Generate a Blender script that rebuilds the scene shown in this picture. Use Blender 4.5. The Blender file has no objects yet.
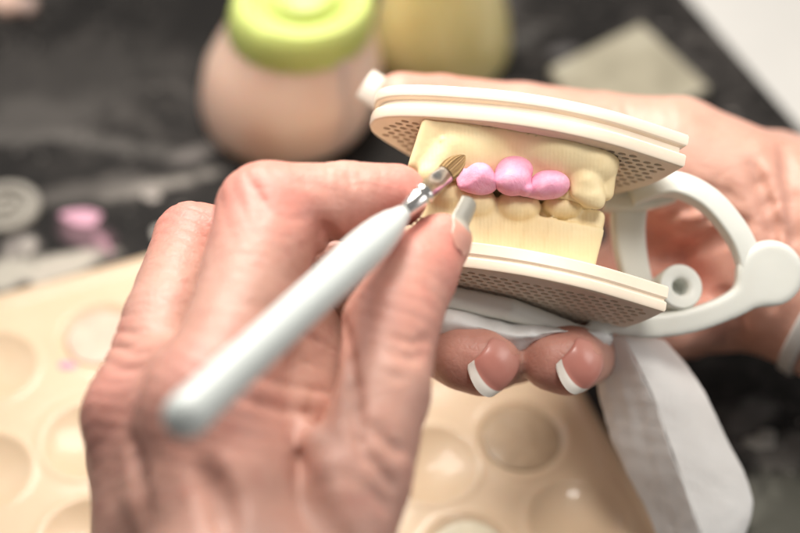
import bpy, math, random
import numpy as np
from mathutils import Vector, Matrix
from mathutils.geometry import delaunay_2d_cdt

random.seed(7); rng = np.random.default_rng(7)
SC = bpy.context.scene
COL = SC.collection
CM = 0.01

# ------------------------------------------------------------------ frames
# Everything is laid out in centimetres in a frame centred on the teeth:
# x right, y up, z towards the photographer; W() turns it into the table frame (Z up).
TH = math.radians(48.0); CT, ST = math.cos(TH), math.sin(TH)
DIST = 36.0; FOC = 1584.0; HGT = 9.0

def P(px, py, z):
    k = (DIST - z) / FOC
    return np.array([(px - 400) * k, (266 - py) * k, z])

def W(p):
    p = np.asarray(p, float)
    x, y, z = p[..., 0], p[..., 1], p[..., 2]
    return np.stack([x, ST * y - CT * z, CT * y + ST * z + HGT], -1)

def T(px, py, Z=0.0):
    d = np.array([(px - 400) / FOC, (266 - py) / FOC, -1.0])
    up = np.array([0, CT, ST]); o = np.array([0, 0, DIST])
    t = ((Z - HGT) - up @ o) / (up @ d)
    return W(o + t * d)

def nrm(v):
    v = np.asarray(v, float); return v / np.linalg.norm(v)

# ------------------------------------------------------------------ object helpers
def setp(o, label=None, cat=None, group=None, kind=None):
    if label: o['label'] = label
    if cat: o['category'] = cat
    if group: o['group'] = group
    if kind: o['kind'] = kind
    return o

def thing(name, base, label, cat, group=None):
    """An Empty at the thing's base (world cm) that parents its parts."""
    o = bpy.data.objects.new(name, None); COL.objects.link(o)
    o.empty_display_size = 0.01
    o.location = Vector([float(c) * CM for c in base])
    return setp(o, label, cat, group)

def mesh(name, V, F, mats, parent=None, base=None, smooth=True, angle=None, mi=None, attrs=None):
    """V in world centimetres."""
    V = np.asarray(V, float)
    if parent is not None:
        org = np.array(parent['_org']) if '_org' in parent else np.array(parent.matrix_basis.translation) / CM
        if parent.parent is not None:
            org = np.array(parent['_org'])
    else:
        org = np.array(base) if base is not None else np.array([V[:, 0].mean(), V[:, 1].mean(), V[:, 2].min()])
    me = bpy.data.meshes.new(name)
    L = (V - org) * CM
    me.from_pydata([tuple(v) for v in L], [], [tuple(int(i) for i in f) for f in F])
    me.update()
    for m in (mats if isinstance(mats, (list, tuple)) else [mats]):
        me.materials.append(m)
    if mi is not None:
        me.polygons.foreach_set('material_index', np.asarray(mi, np.int32))
    me.polygons.foreach_set('use_smooth', np.full(len(me.polygons), bool(smooth)))
    if angle: me.set_sharp_from_angle(angle=math.radians(angle))
    if attrs:
        for k, a in attrs.items():
            at = me.attributes.new(k, 'FLOAT', 'POINT')
            at.data.foreach_set('value', np.asarray(a, np.float32))
    o = bpy.data.objects.new(name, me); COL.objects.link(o)
    if parent is not None:
        o.parent = parent
        o['_org'] = [float(c) for c in org]
    else:
        o.location = Vector([float(c) * CM for c in org])
        o['_org'] = [float(c) for c in org]
    return o

# ------------------------------------------------------------------ SDF toolkit
def rc(p, a, b, ra, rb):
    a = np.asarray(a, np.float32); b = np.asarray(b, np.float32)
    ab = b - a; t = np.clip(((p - a) @ ab) / max(float(ab @ ab), 1e-9), 0, 1)
    q = p - a - t[..., None] * ab
    return np.sqrt((q * q).sum(-1)) - (ra + (rb - ra) * t)

def ell(p, c, r, M=None):
    q = p - np.asarray(c, np.float32)
    if M is not None: q = q @ np.asarray(M, np.float32).T
    r = np.asarray(r, np.float32)
    k0 = np.sqrt(((q / r) ** 2).sum(-1)); k1 = np.sqrt(((q / (r * r)) ** 2).sum(-1))
    return k0 * (k0 - 1) / np.maximum(k1, 1e-6)

def rbox(q, lo, hi, r):
    lo = np.asarray(lo, np.float32); hi = np.asarray(hi, np.float32)
    c = (lo + hi) / 2; h = (hi - lo) / 2 - r
    d = np.abs(q - c) - h
    return np.sqrt((np.maximum(d, 0) ** 2).sum(-1)) + np.minimum(d.max(-1), 0) - r

def smin(a, b, k):
    h = np.clip(0.5 + 0.5 * (b - a) / k, 0, 1)
    return b + (a - b) * h - k * h * (1 - h)

def smax(a, b, k): return -smin(-a, -b, k)

def wob(p, f, seed=0, n=6):
    r = np.random.default_rng(seed); s = 0
    for i in range(n):
        d = nrm(r.normal(size=3)).astype(np.float32) * f * r.uniform(.6, 1.5)
        s = s + np.sin(p @ d + np.float32(r.uniform(0, 6.28)))
    return s / n

def nets(fn, lo, hi, h, smooth=2):
    """naive surface nets: returns verts, quads"""
    lo = np.asarray(lo, float); hi = np.asarray(hi, float)
    n = np.ceil((hi - lo) / h).astype(int) + 1
    ax = [(lo[i] + h * np.arange(n[i])).astype(np.float32) for i in range(3)]
    S = np.empty(n, np.float32)
    for i0 in range(0, n[0], 16):
        g = np.stack(np.meshgrid(ax[0][i0:i0 + 16], ax[1], ax[2], indexing='ij'), -1)
        S[i0:i0 + 16] = fn(g)
    I = S < 0
    c = [n[0] - 1, n[1] - 1, n[2] - 1]
    acc = np.zeros(c + [3], np.float32); cnt = np.zeros(c, np.float32)
    offs = [(x, y, z) for x in (0, 1) for y in (0, 1) for z in (0, 1)]
    sl = lambda A, o: A[o[0]:o[0] + c[0], o[1]:o[1] + c[1], o[2]:o[2] + c[2]]
    for a in offs:
        for k in range(3):
            if a[k]: continue
            b = list(a); b[k] = 1
            sa, sb = sl(S, a), sl(S, b)
            m = (sa < 0) != (sb < 0)
            t = np.where(m, sa / np.where(m, sa - sb, 1), 0)
            for j in range(3):
                acc[..., j] += np.where(m, a[j] + (t if j == k else 0), 0)
            cnt += m
    act = cnt > 0
    idx = -np.ones(c, int); idx[act] = np.arange(act.sum())
    cell = np.argwhere(act)
    V = lo + h * (cell + acc[act] / cnt[act][:, None])
    Q = []
    for k in range(3):
        i, j = (k + 1) % 3, (k + 2) % 3
        A = I
        s0 = [slice(None)] * 3; s1 = [slice(None)] * 3
        s0[k] = slice(0, -1); s1[k] = slice(1, None)
        ch = A[tuple(s0)] != A[tuple(s1)]
        E = np.argwhere(ch)
        ok = (E[:, i] > 0) & (E[:, j] > 0) & (E[:, i] < c[i]) & (E[:, j] < c[j])
        E = E[ok]
        ins = A[tuple(E.T)]
        q = []
        for (di, dj) in ((-1, -1), (0, -1), (0, 0), (-1, 0)):
            e = E.copy(); e[:, i] += di; e[:, j] += dj
            q.append(idx[tuple(e.T)])
        q = np.stack(q, 1)
        q[~ins] = q[~ins][:, ::-1]
        Q.append(q)
    Q = np.concatenate(Q)
    ed = np.concatenate([Q[:, [0, 1]], Q[:, [1, 2]], Q[:, [2, 3]], Q[:, [3, 0]]])
    for _ in range(smooth):
        s = np.zeros_like(V); d = np.zeros(len(V))
        np.add.at(s, ed[:, 0], V[ed[:, 1]]); np.add.at(s, ed[:, 1], V[ed[:, 0]])
        np.add.at(d, ed[:, 0], 1); np.add.at(d, ed[:, 1], 1)
        V = V * .45 + .55 * s / d[:, None]
    return V, Q

def vnormals(V, Q):
    n = np.cross(V[Q[:, 2]] - V[Q[:, 0]], V[Q[:, 3]] - V[Q[:, 1]])
    N = np.zeros_like(V)
    for k in range(4): np.add.at(N, Q[:, k], n)
    return N / np.maximum(np.linalg.norm(N, axis=1, keepdims=True), 1e-9)

# ------------------------------------------------------------------ swept / turned shapes
def lathe(axis_pts, radii, ref, seg=40, flat=None):
    """circles round a polyline; flat = per-ring (scale along ref)."""
    A = np.asarray(axis_pts, float); n = len(A); V = []; F = []
    for i in range(n):
        t = nrm(A[min(i + 1, n - 1)] - A[max(i - 1, 0)])
        e1 = nrm(np.asarray(ref, float) - t * np.dot(ref, t)); e2 = np.cross(t, e1)
        for k in range(seg):
            a = 2 * math.pi * k / seg
            V.append(A[i] + radii[i] * (math.cos(a) * e1 * (flat[i] if flat is not None else 1) + math.sin(a) * e2))
    for i in range(n - 1):
        for k in range(seg):
            k2 = (k + 1) % seg
            F.append((i * seg + k, i * seg + k2, (i + 1) * seg + k2, (i + 1) * seg + k))
    F.append(tuple(range(seg))[::-1]); F.append(tuple((n - 1) * seg + k for k in range(seg)))
    return np.array(V), F

def spline(pts, m=8):
    p = np.asarray(pts, float); out = []
    n = len(p)
    for i in range(n - 1):
        p0, p1, p2, p3 = p[max(i - 1, 0)], p[i], p[i + 1], p[min(i + 2, n - 1)]
        for k in range(m):
            t = k / m
            out.append(.5 * ((2 * p1) + (p2 - p0) * t + (2 * p0 - 5 * p1 + 4 * p2 - p3) * t * t + (3 * p1 - p0 - 3 * p2 + p3) * t ** 3))
    out.append(p[-1]); return np.array(out)

def strip(path, depth_dir, w, d, r=.08):
    """rounded-rectangle section swept along path (w across, d along depth_dir)."""
    path = np.asarray(path, float); n = len(path); V = []; F = []
    w = np.broadcast_to(w, (n,)); dd = nrm(depth_dir)
    for i in range(n):
        t = nrm(path[min(i + 1, n - 1)] - path[max(i - 1, 0)])
        e = nrm(np.cross(dd, t)); prof = []
        for sx, sy, a0 in ((1, 1, 0), (-1, 1, 90), (-1, -1, 180), (1, -1, 270)):
            for a in (0, 30, 60, 90):
                an = math.radians(a0 + a)
                prof.append((sx * (w[i] / 2 - r) + r * math.cos(an), sy * (d / 2 - r) + r * math.sin(an)))
        for x, y in prof: V.append(path[i] + e * x + dd * y)
    s = 16
    for i in range(n - 1):
        for k in range(s):
            k2 = (k + 1) % s
            F.append((i * s + k, i * s + k2, (i + 1) * s + k2, (i + 1) * s + k))
    F.append(tuple(range(s))[::-1]); F.append(tuple((n - 1) * s + k for k in range(s)))
    return np.array(V), F

def join(parts):
    V = []; F = []; o = 0
    for v, f in parts:
        V.append(np.asarray(v)); F += [tuple(i + o for i in q) for q in f]; o += len(v)
    return np.concatenate(V), F

# ------------------------------------------------------------------ materials
class NT:
    def __init__(s, name):
        s.m = bpy.data.materials.new(name); s.m.use_nodes = True
        s.t = s.m.node_tree; s.b = s.t.nodes['Principled BSDF']; s.out = s.t.nodes['Material Output']
        s.co = None
    def n(s, typ, **kw):
        x = s.t.nodes.new(typ)
        for k, v in kw.items(): setattr(x, k, v)
        return x
    def l(s, a, b): s.t.links.new(a, b)
    def coord(s):
        if s.co is None: s.co = s.n('ShaderNodeTexCoord').outputs['Object']
        return s.co
    def noise(s, scale, detail=4, rough=.55, dist=0, vec=None):
        x = s.n('ShaderNodeTexNoise'); x.inputs['Scale'].default_value = scale
        x.inputs['Detail'].default_value = detail; x.inputs['Roughness'].default_value = rough
        x.inputs['Distortion'].default_value = dist
        s.l(vec if vec is not None else s.coord(), x.inputs['Vector']); return x.outputs['Fac']
    def ramp(s, fac, stops):
        x = s.n('ShaderNodeValToRGB'); r = x.color_ramp
        while len(r.elements) < len(stops): r.elements.new(.5)
        for e, (p, c) in zip(r.elements, stops):
            e.position = p; e.color = (*c, 1) if len(c) == 3 else c
        s.l(fac, x.inputs['Fac']); return x.outputs['Color']
    def mix(s, fac, a, b, mode='MIX'):
        x = s.n('ShaderNodeMix', data_type='RGBA', blend_type=mode)
        for sock, v in ((x.inputs[0], fac), (x.inputs[6], a), (x.inputs[7], b)):
            if hasattr(v, 'links'): s.l(v, sock)
            elif isinstance(v, (int, float)): sock.default_value = v
            else: sock.default_value = (*v, 1)
        return x.outputs[2]
    def math(s, op, a, b=None, clamp=False):
        x = s.n('ShaderNodeMath', operation=op, use_clamp=clamp)
        for i, v in enumerate((a, b)):
            if v is None: continue
            if hasattr(v, 'links'): s.l(v, x.inputs[i])
            else: x.inputs[i].default_value = v
        return x.outputs[0]
    def bump(s, h, strength=.3, dist=.001, prev=None):
        x = s.n('ShaderNodeBump'); x.inputs['Strength'].default_value = strength
        x.inputs['Distance'].default_value = dist
        s.l(h, x.inputs['Height'])
        if prev is not None: s.l(prev, x.inputs['Normal'])
        s.l(x.outputs['Normal'], s.b.inputs['Normal']); return x.outputs['Normal']
    def color(s, c):
        if hasattr(c, 'links'): s.l(c, s.b.inputs['Base Color'])
        else: s.b.inputs['Base Color'].default_value = (*c, 1)
    def set(s, **kw):
        names = {'rough': 'Roughness', 'metal': 'Metallic', 'spec': 'Specular IOR Level', 'coat': 'Coat Weight',
                 'coatr': 'Coat Roughness', 'sss': 'Subsurface Weight', 'sssc': 'Subsurface Scale',
                 'trans': 'Transmission Weight', 'ior': 'IOR', 'alpha': 'Alpha'}
        for k, v in kw.items(): s.b.inputs[names[k]].default_value = v
        return s
    def sssr(s, r): s.b.inputs['Subsurface Radius'].default_value = r; return s

def plastic(name, c, rough=.4, var=.06, bump=.05, sss=0.0, spec=.4, scale=60, dirt=0):
    t = NT(name); f = t.noise(scale, 5)
    lo = tuple(x * (1 - var) for x in c); hi = tuple(min(1, x * (1 + var)) for x in c)
    cc = t.ramp(f, [(.3, lo), (.7, hi)])
    if dirt:
        sp_ = t.ramp(t.noise(scale * 9, 6, .75), [(.60, (0, 0, 0)), (.68, (1, 1, 1))])
        sm_ = t.ramp(t.noise(scale * 1.6, 6, .7, .8), [(.54, (0, 0, 0)), (.72, (1, 1, 1))])
        cc = t.mix(t.math('MULTIPLY', t.math('MULTIPLY', sp_, sm_), dirt), cc, tuple(x * .55 for x in c))
        cc = t.mix(t.math('MULTIPLY', sm_, dirt * .3), cc, (c[0], c[1] * .9, c[2] * .82))
    t.color(cc); t.set(rough=rough, spec=spec)
    t.l(t.math('ADD', t.math('MULTIPLY', t.noise(scale * 3, 4), .25), rough - .12), t.b.inputs['Roughness'])
    t.bump(t.noise(scale * 12, 3), bump, .0004)
    if sss:
        t.set(sss=sss, sssc=.003); t.sssr((1, .7, .4))
    return t.m

def skin_mat(name, base, red, pale, wr=.30):
    t = NT(name)
    big = t.noise(55, 5, .6); fine = t.noise(420, 4, .6)
    c = t.mix(t.math('MULTIPLY', t.math('SUBTRACT', big, .35, True), 1.6, True), base, pale)
    at = t.n('ShaderNodeAttribute'); at.attribute_name = 'flush'
    fl = t.math('ADD', at.outputs['Fac'], t.math('MULTIPLY', t.math('SUBTRACT', big, .5), .5), True)
    c = t.mix(fl, c, red)
    blot = t.ramp(t.noise(170, 4, .65, .6), [(.56, (0, 0, 0)), (.72, (1, 1, 1))])
    c = t.mix(t.math('MULTIPLY', blot, .38), c, tuple(x * .72 for x in red))
    c = t.mix(t.math('MULTIPLY', t.math('SUBTRACT', fine, .4, True), .35), c, tuple(min(1, x * 1.12) for x in pale))
    t.color(c)
    t.set(rough=.46, spec=.42, sss=.22, sssc=.004); t.sssr((1, .35, .18))
    t.l(t.math('ADD', t.math('MULTIPLY', fine, .3), .3), t.b.inputs['Roughness'])
    # wrinkles: stretched noise lines + cell pattern of skin
    mp = t.n('ShaderNodeMapping'); mp.inputs['Scale'].default_value = (1, 2.4, 1.2)
    t.l(t.coord(), mp.inputs['Vector'])
    w1 = t.noise(140, 5, .6, 1.2, mp.outputs['Vector'])
    vo = t.n('ShaderNodeTexVoronoi'); vo.feature = 'DISTANCE_TO_EDGE'; vo.inputs['Scale'].default_value = 620
    t.l(t.coord(), vo.inputs['Vector'])
    ve = t.math('MINIMUM', t.math('MULTIPLY', vo.outputs['Distance'], 4), 1)
    w1 = t.math('MULTIPLY', w1, t.math('SUBTRACT', 1, t.math('MULTIPLY', at.outputs['Fac'], .85), True))
    b1 = t.bump(w1, wr, .0014)
    t.bump(ve, .10, .0004, b1)
    return t.m

SKIN = skin_mat('skin_warm', (.50, .27, .21), (.61, .20, .165), (.62, .385, .315))
SKIN2 = skin_mat('skin_rosy', (.53, .28, .215), (.60, .26, .205), (.64, .40, .32), .25)

def nail_mat(name, bed1, bed2, w1, w2):
    t = NT(name); at = t.n('ShaderNodeAttribute'); at.attribute_name = 'edge'
    fac = t.ramp(t.math('ADD', t.math('MULTIPLY', at.outputs['Fac'], 1), .5), [(.485, (1, 1, 1)), (.515, (0, 0, 0))])
    lun = t.ramp(t.math('ADD', at.outputs['Fac'], .0), [(.45, (0, 0, 0)), (.7, (1, 1, 1))])
    bed = t.mix(t.noise(90), bed1, bed2); bed = t.mix(t.math('MULTIPLY', lun, .25), bed, (.66, .42, .36))
    t.color(t.mix(fac, bed, t.mix(t.noise(140), w1, w2))); t.set(rough=.32, spec=.45, coat=.12, coatr=.2)
    wv = t.noise(300, 3); t.bump(wv, .08, .0005); return t.m
NWHITE = nail_mat('nail_french', (.52, .19, .15), (.60, .26, .21), (.80, .74, .66), (.86, .82, .75))
NCLEAR = nail_mat('nail_translucent', (.55, .26, .20), (.60, .31, .25), (.36, .34, .29), (.46, .44, .38))

PLATE = plastic('plate_cream_plastic', (.80, .685, .555), .42, .07, .06, .08, dirt=.4)
FRAME = plastic('frame_white_plastic', (.70, .71, .66), .38, .04, .05, .05, dirt=.35)
HANDLE = plastic('handle_white_enamel', (.60, .645, .63), .3, .04, .03)

def resin(name, c1, c2):
    t = NT(name); t.color(t.ramp(t.noise(110, 5), [(.3, c1), (.7, c2)]))
    t.set(rough=.5, spec=.35, sss=.08, sssc=.003); t.sssr((1, .75, .45))
    wv = t.n('ShaderNodeTexWave'); wv.inputs['Scale'].default_value = 350; wv.inputs['Distortion'].default_value = 1.5
    t.l(t.coord(), wv.inputs['Vector'])
    t.bump(t.math('ADD', t.math('MULTIPLY', wv.outputs['Fac'], .25), t.noise(700, 4)), .16, .0005)
    return t.m
RESIN = resin('model_resin', (.84, .66, .37), (.88, .735, .45))

def wax():
    t = NT('pink_wax'); t.color(t.ramp(t.noise(320, 6, .65), [(.3, (.82, .32, .48)), (.55, (.86, .41, .56)), (.75, (.90, .53, .66))]))
    t.set(rough=.62, spec=.3, sss=.2, sssc=.003); t.sssr((1, .5, .6))
    b0 = t.bump(t.noise(160, 5, .7, 1.2), .28, .0018); t.bump(t.noise(520, 6, .7, .5), .22, .0008, b0); return t.m
WAX = wax()

def metal():
    t = NT('ferrule_metal'); t.color(t.ramp(t.noise(180, 4), [(.3, (.62, .60, .58)), (.7, (.86, .85, .83))]))
    t.set(rough=.2, metal=1.0); t.bump(t.noise(300, 3), .1, .0005); return t.m
METAL = metal()

def bristle():
    t = NT('sable_hair')
    a = t.n('ShaderNodeAttribute'); a.attribute_name = 'ang'
    cb = t.n('ShaderNodeCombineXYZ'); t.l(a.outputs['Fac'], cb.inputs[0])
    f = a.outputs['Fac']
    t.color(t.ramp(f, [(.1, (.17, .10, .04)), (.5, (.31, .19, .08)), (.9, (.48, .32, .14))]))
    t.set(rough=.45, spec=.4); t.bump(f, .6, .0008); return t.m
BRISTLE = bristle()

def tray_mat():
    t = NT('tray_cream_silicone'); f = t.noise(22, 6, .6)
    c = t.ramp(f, [(.3, (.62, .46, .305)), (.7, (.69, .53, .365))])
    s = t.ramp(t.noise(70, 6, .7, .8), [(.62, (0, 0, 0)), (.75, (1, 1, 1))])
    c = t.mix(t.math('MULTIPLY', s, .25), c, (.80, .69, .55))
    t.color(c); t.set(rough=.45, spec=.35, coat=.22, coatr=.06, sss=.1, sssc=.004)
    t.bump(t.noise(130, 5), .15, .001); return t.m
TRAYM = tray_mat()

MORG = (-10, 20, .004)
STAINS = [(62, 266, 1.3, .42, .4, (.50, .46, .40), .9), (4, 274, .9, .6, .5, (.48, .45, .39), .85), (152, 186, 1.7, .30, .3, (.34, .31, .28), .7), (20, 245, .5, .45, 0, (.30, .27, .25), .7),
          (40, 135, 1.6, .25, .1, (.2, .185, .17), .4), (90, 190, 1.8, .5, .2, (.11, .10, .092), .7), (60, 85, 3.2, 2.0, .3, (.05, .046, .043), .6), (20, 120, 2.5, 1.0, .2, (.09, .083, .077), .6), (118, 145, 2.2, .3, -.2, (.15, .14, .13), .4),
          (205, 150, 1.2, .25, .5, (.2, .18, .17), .6), (785, 515, 1.3, 1.2, .5, (.2, .2, .165), .5), (745, 500, 1.0, .6, 1.0, (.2, .2, .17), .6), (745, 420, .9, .6, .6, (.13, .125, .12), .7), (790, 450, 1.2, .5, .2, (.14, .13, .12), .7), (565, 50, .5, .25, .2, (.16, .15, .15), .6),
          (520, 40, .9, .3, .8, (.10, .095, .09), .7), (85, 232, .9, .5, -.6, (.26, .15, .18), .55)]
def mat_black():
    t = NT('mat_black_vinyl')
    f = t.noise(14, 8, .68, .7); g = t.noise(60, 8, .75, 1.0)
    m = t.math('MULTIPLY', t.ramp(f, [(.44, (0, 0, 0)), (.68, (1, 1, 1))]), t.ramp(g, [(.42, (0, 0, 0)), (.66, (1, 1, 1))]))
    mp = t.n('ShaderNodeMapping'); mp.inputs['Rotation'].default_value = (0, 0, .35); mp.inputs['Scale'].default_value = (.35, 2.2, 1)
    t.l(t.coord(), mp.inputs['Vector'])
    st = t.ramp(t.noise(34, 6, .7, 1.2, mp.outputs['Vector']), [(.62, (0, 0, 0)), (.74, (1, 1, 1))])
    c = t.mix(t.math('MULTIPLY', m, .3), (.011, .010, .0095), (.30, .27, .25))
    c = t.mix(t.math('MULTIPLY', st, .28), c, (.42, .38, .35))
    sp_ = t.ramp(t.noise(330, 3, .6), [(.66, (0, 0, 0)), (.72, (1, 1, 1))])
    c = t.mix(t.math('MULTIPLY', t.math('MULTIPLY', sp_, t.ramp(f, [(.38, (0, 0, 0)), (.55, (1, 1, 1))])), .8), c, (.42, .39, .36))
    n1 = t.noise(90, 6, .7, .6)
    for px, py, rx, ry, rot, col, st in STAINS:
        w = T(px, py, .25) * CM
        m1 = t.n('ShaderNodeMapping'); m1.vector_type = 'TEXTURE'
        m1.inputs['Location'].default_value = (w[0] - MORG[0] * CM, w[1] - MORG[1] * CM, 0); m1.inputs['Rotation'].default_value = (0, 0, rot)
        m1.inputs['Scale'].default_value = (rx * CM, ry * CM, 100); t.l(t.coord(), m1.inputs['Vector'])
        ln = t.n('ShaderNodeVectorMath', operation='LENGTH'); t.l(m1.outputs[0], ln.inputs[0])
        v = t.math('SUBTRACT', t.math('ADD', 1.35, t.math('MULTIPLY', t.math('SUBTRACT', n1, .5), 2.6)), ln.outputs['Value'])
        c = t.mix(t.math('MULTIPLY', t.math('MULTIPLY', v, 1.6, True), st), c, col)
    t.color(c); t.set(rough=.65, spec=.15)
    t.bump(g, .2, .001); return t.m
MATB = mat_black()
TABLE = plastic('table_grey_laminate', (.62, .61, .585), .45, .05, .03, scale=20)

# ------------------------------------------------------------------ the setting
def slab(name, poly, z0, z1, mats, **kw):
    n = len(poly); V = [(x, y, z0) for x, y in poly] + [(x, y, z1) for x, y in poly]
    F = [tuple(range(n))[::-1], tuple(range(n, 2 * n))] + [(i, (i + 1) % n, n + (i + 1) % n, n + i) for i in range(n)]
    return mesh(name, V, F, mats, smooth=False, **kw)

tb = slab('table', [(-90, -60), (90, -60), (90, 130), (-90, 130)], -3, 0, TABLE, base=(0, 0, 0))
setp(tb, kind='structure')

e0, e1 = T(690, 0, .25)[:2], T(792, 118, .25)[:2]
ed = (e1 - e0) / np.linalg.norm(e1 - e0); en = np.array([ed[1], -ed[0]])
far = e0 - ed * 20; cor = e1
poly = [(-60, -40), tuple(cor + np.array([ed[0], ed[1]]) * 30), tuple(cor), tuple(far), (-60, 60)]
mt = slab('work_mat', [(-60, -40), (40, -40), tuple(cor + ed * 40), tuple(far), (-60, 60)], .004, .25, MATB, base=MORG)
setp(mt, 'black vinyl work mat smeared with plaster dust under the tray', 'work mat')

# ------------------------------------------------------------------ mixing tray with wells
WELLS = [(-8.52, 4.57), (-11.4, 3.45), (-11.0, -.1), (-8.38, .95), (-8.0, -2.2), (.85, .15), (3.28, 1.0), (1.75, -2.6), (4.55, -1.6),
         (-5.7, 5.6), (-2.9, 6.6), (-.1, 7.6), (-5.5, 2.2), (-2.4, 3.2), (.2, 4.1), (-5.2, -1.2), (-2.0, -.7), (-10.8, -3.4), (-4.6, -4.4), (-1.2, -3.8), (2.6, 4.9)]
tc = np.array([-9.57, 7.04]); a1 = nrm([.936, .352]); a2 = np.array([a1[1], -a1[0]])
pr = np.array([5.75, 1.0])
umax = (pr - tc) @ a1; ulo = -8.0; vmax = 15.0
h = .09
us = np.arange(ulo, umax + 1e-6, h); vs = np.arange(0, vmax, h)
U, Vv = np.meshgrid(us, vs, indexing='ij')
XY = tc + U[..., None] * a1 + Vv[..., None] * a2
# slight skew of the right-hand edge as in the moulded tray
Zt = np.full(U.shape, 1.0)
for (wx, wy) in WELLS:
    d = np.hypot(XY[..., 0] - wx, XY[..., 1] - wy)
    R = 1.22
    dep = np.where(d < R, .30 * np.clip(1 - (d / R) ** 2, 0, 1), 0)
    lip = .028 * np.exp(-((d - R - .06) / .09) ** 2)
    Zt += lip - dep
em = np.minimum.reduce([U - ulo, umax - U, Vv, vmax - Vv])
Zt += .10 * np.exp(-((em - .42) / .16) ** 2)
Zt -= np.where(em < .28, .28 - np.sqrt(np.clip(.28 ** 2 - (.28 - em) ** 2, 0, 1)), 0)
nu, nv = U.shape
V = np.concatenate([np.concatenate([XY, Zt[..., None]], -1).reshape(-1, 3),
                    np.concatenate([XY, np.full(U.shape + (1,), .26)], -1).reshape(-1, 3)])
F = []
N0 = nu * nv
for i in range(nu - 1):
    for j in range(nv - 1):
        F.append((i * nv + j, i * nv + j + 1, (i + 1) * nv + j + 1, (i + 1) * nv + j))
rim = [i * nv for i in range(nu)] + [(nu - 1) * nv + j for j in range(1, nv)] + [i * nv + nv - 1 for i in range(nu - 2, -1, -1)] + [j for j in range(nv - 2, 0, -1)]
for k in range(len(rim)):
    a, b = rim[k], rim[(k + 1) % len(rim)]
    F.append((a, b, b + N0, a + N0))
F.append(tuple(r + N0 for r in rim))
# keep only the used underside vertices
used = sorted(set(range(N0)) | {r + N0 for r in rim}); remap = {v: i for i, v in enumerate(used)}
F = [tuple(remap[i] for i in f)[::-1] for f in F]; V = V[used]
cen = tc + a1 * (ulo + umax) / 2 + a2 * vmax / 2
tr = mesh('mixing_tray', V, [f[::-1] for f in F], TRAYM, base=(cen[0], cen[1], .254), angle=60)
setp(tr, 'cream mixing tray with round glossy wells lying under both hands', 'tray')

def disc(r, z, wob_amp, seed, n=28, thick=.04, asp=1.0, rot=0):
    rg = np.random.default_rng(seed); ph = rg.uniform(0, 6.28, 4); V = []; F = []
    rings = [(1.0, 0), (.92, .7), (.7, 1.0), (.35, 1.12)]
    for rr, zz in rings:
        for k in range(n):
            a = 2 * math.pi * k / n
            q = r * rr * (1 + wob_amp * (math.sin(2 * a + ph[0]) + .7 * math.sin(3 * a + ph[1]) + .4 * math.sin(5 * a + ph[2])))
            x, y = q * math.cos(a), q * math.sin(a) * asp
            V.append((x * math.cos(rot) - y * math.sin(rot), x * math.sin(rot) + y * math.cos(rot), z + thick * zz))
    for i in range(len(rings) - 1):
        for k in range(n):
            F.append((i * n + k, i * n + (k + 1) % n, (i + 1) * n + (k + 1) % n, (i + 1) * n + k))
    F.append(tuple(3 * n + k for k in range(n))); F.append(tuple(range(n))[::-1])
    return np.array(V), F

def smear(name, px, py, Z, r, col, label, cat, seed, asp=.6, rot=0, amp=.14, thick=.05, rough=.6, group=None):
    c = T(px, py, Z); v, f = disc(r, 0, amp, seed, asp=asp, rot=rot, thick=thick)
    m = plastic(name + '_material', col, rough, .12, .3, scale=120)
    o = mesh(name, v + c, f, m, base=c)
    return setp(o, label, cat, group)

smear('wax_smear', 82, 217, .254, .62, (.62, .34, .44), 'rounded pink wax smear on the black mat left of the bottle', 'smear', 1, .6, .1)
smear('wax_smear', 103, 242, .254, .5, (.30, .16, .20), 'faint narrow dark pink streak on the mat below the brighter pink smear', 'smear', 2, .38, -1.0, thick=.02)
smear('wax_spot', 68, 365, 1.0, .26, (.80, .30, .46), 'small pink wax spot on the cream tray between two wells', 'smear', 3, .6, -.3, thick=.03)
smear('plaster_crumb', 152, 197, .27, .24, (.42, .38, .35), 'small grey plaster crumb just below the grey streak', 'crumb', 8, .8, 0)
smear('plaster_crumb', 160, 232, .254, .28, (.52, .49, .45), 'pale plaster crumb beside the bent knuckle at the tray edge', 'crumb', 9, .8, .5)
smear('plaster_crumb', 28, 246, .254, .3, (.34, .31, .28), 'dull plaster crumb below the ringed grey disc', 'crumb', 10, 1.1, .5)
smear('plaster_crumb', 762, 440, .254, .38, (.24, .23, .21), 'dim plaster crumb on the mat right of the white napkin', 'crumb', 12, 1.0, .5, .25, .03)
smear('pink_lump', 6, 6, .254, .62, (.66, .46, .38), 'peach coloured lump at the far left corner of the mat', 'lump', 13, .9, .5, .1, .5)
smear('pink_lump', 27, 8, .254, .4, (.46, .34, .30), 'smaller dull beige lump beside the peach lump in the far corner', 'lump', 14, 1.0, .5, .1, .4)

def residue(w, r, col, label, seed, z=.925):
    c = np.array([w[0], w[1], z]); v, f = disc(r, 0, .012, seed, n=40, thick=.012)
    t = NT('residue_material'); t.color(t.ramp(t.noise(130, 6, .7, .8), [(.35, tuple(x * .82 for x in col)), (.6, col), (.75, tuple(min(1, x * 1.25) for x in col))]))
    t.set(rough=.34, spec=.3, coat=.12, coatr=.06, sss=.1, sssc=.003); t.bump(t.noise(110, 5, .65, .8), .3, .002)
    setp(mesh('residue', v + c, f, t.m, base=c), label, 'residue')
residue((-8.52, 4.57), 1.0, (.74, .53, .42), 'pinkish glossy residue in the tray well nearest the bent knuckle at left', 31)
residue((3.28, 1.0), 1.07, (.50, .355, .235), 'dark brownish residue in the tray well below the two fingertips', 33)
residue((1.75, -2.6), 1.05, (.74, .64, .48), 'whitish residue in the tray well at the bottom edge right of the hand', 35)

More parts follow.
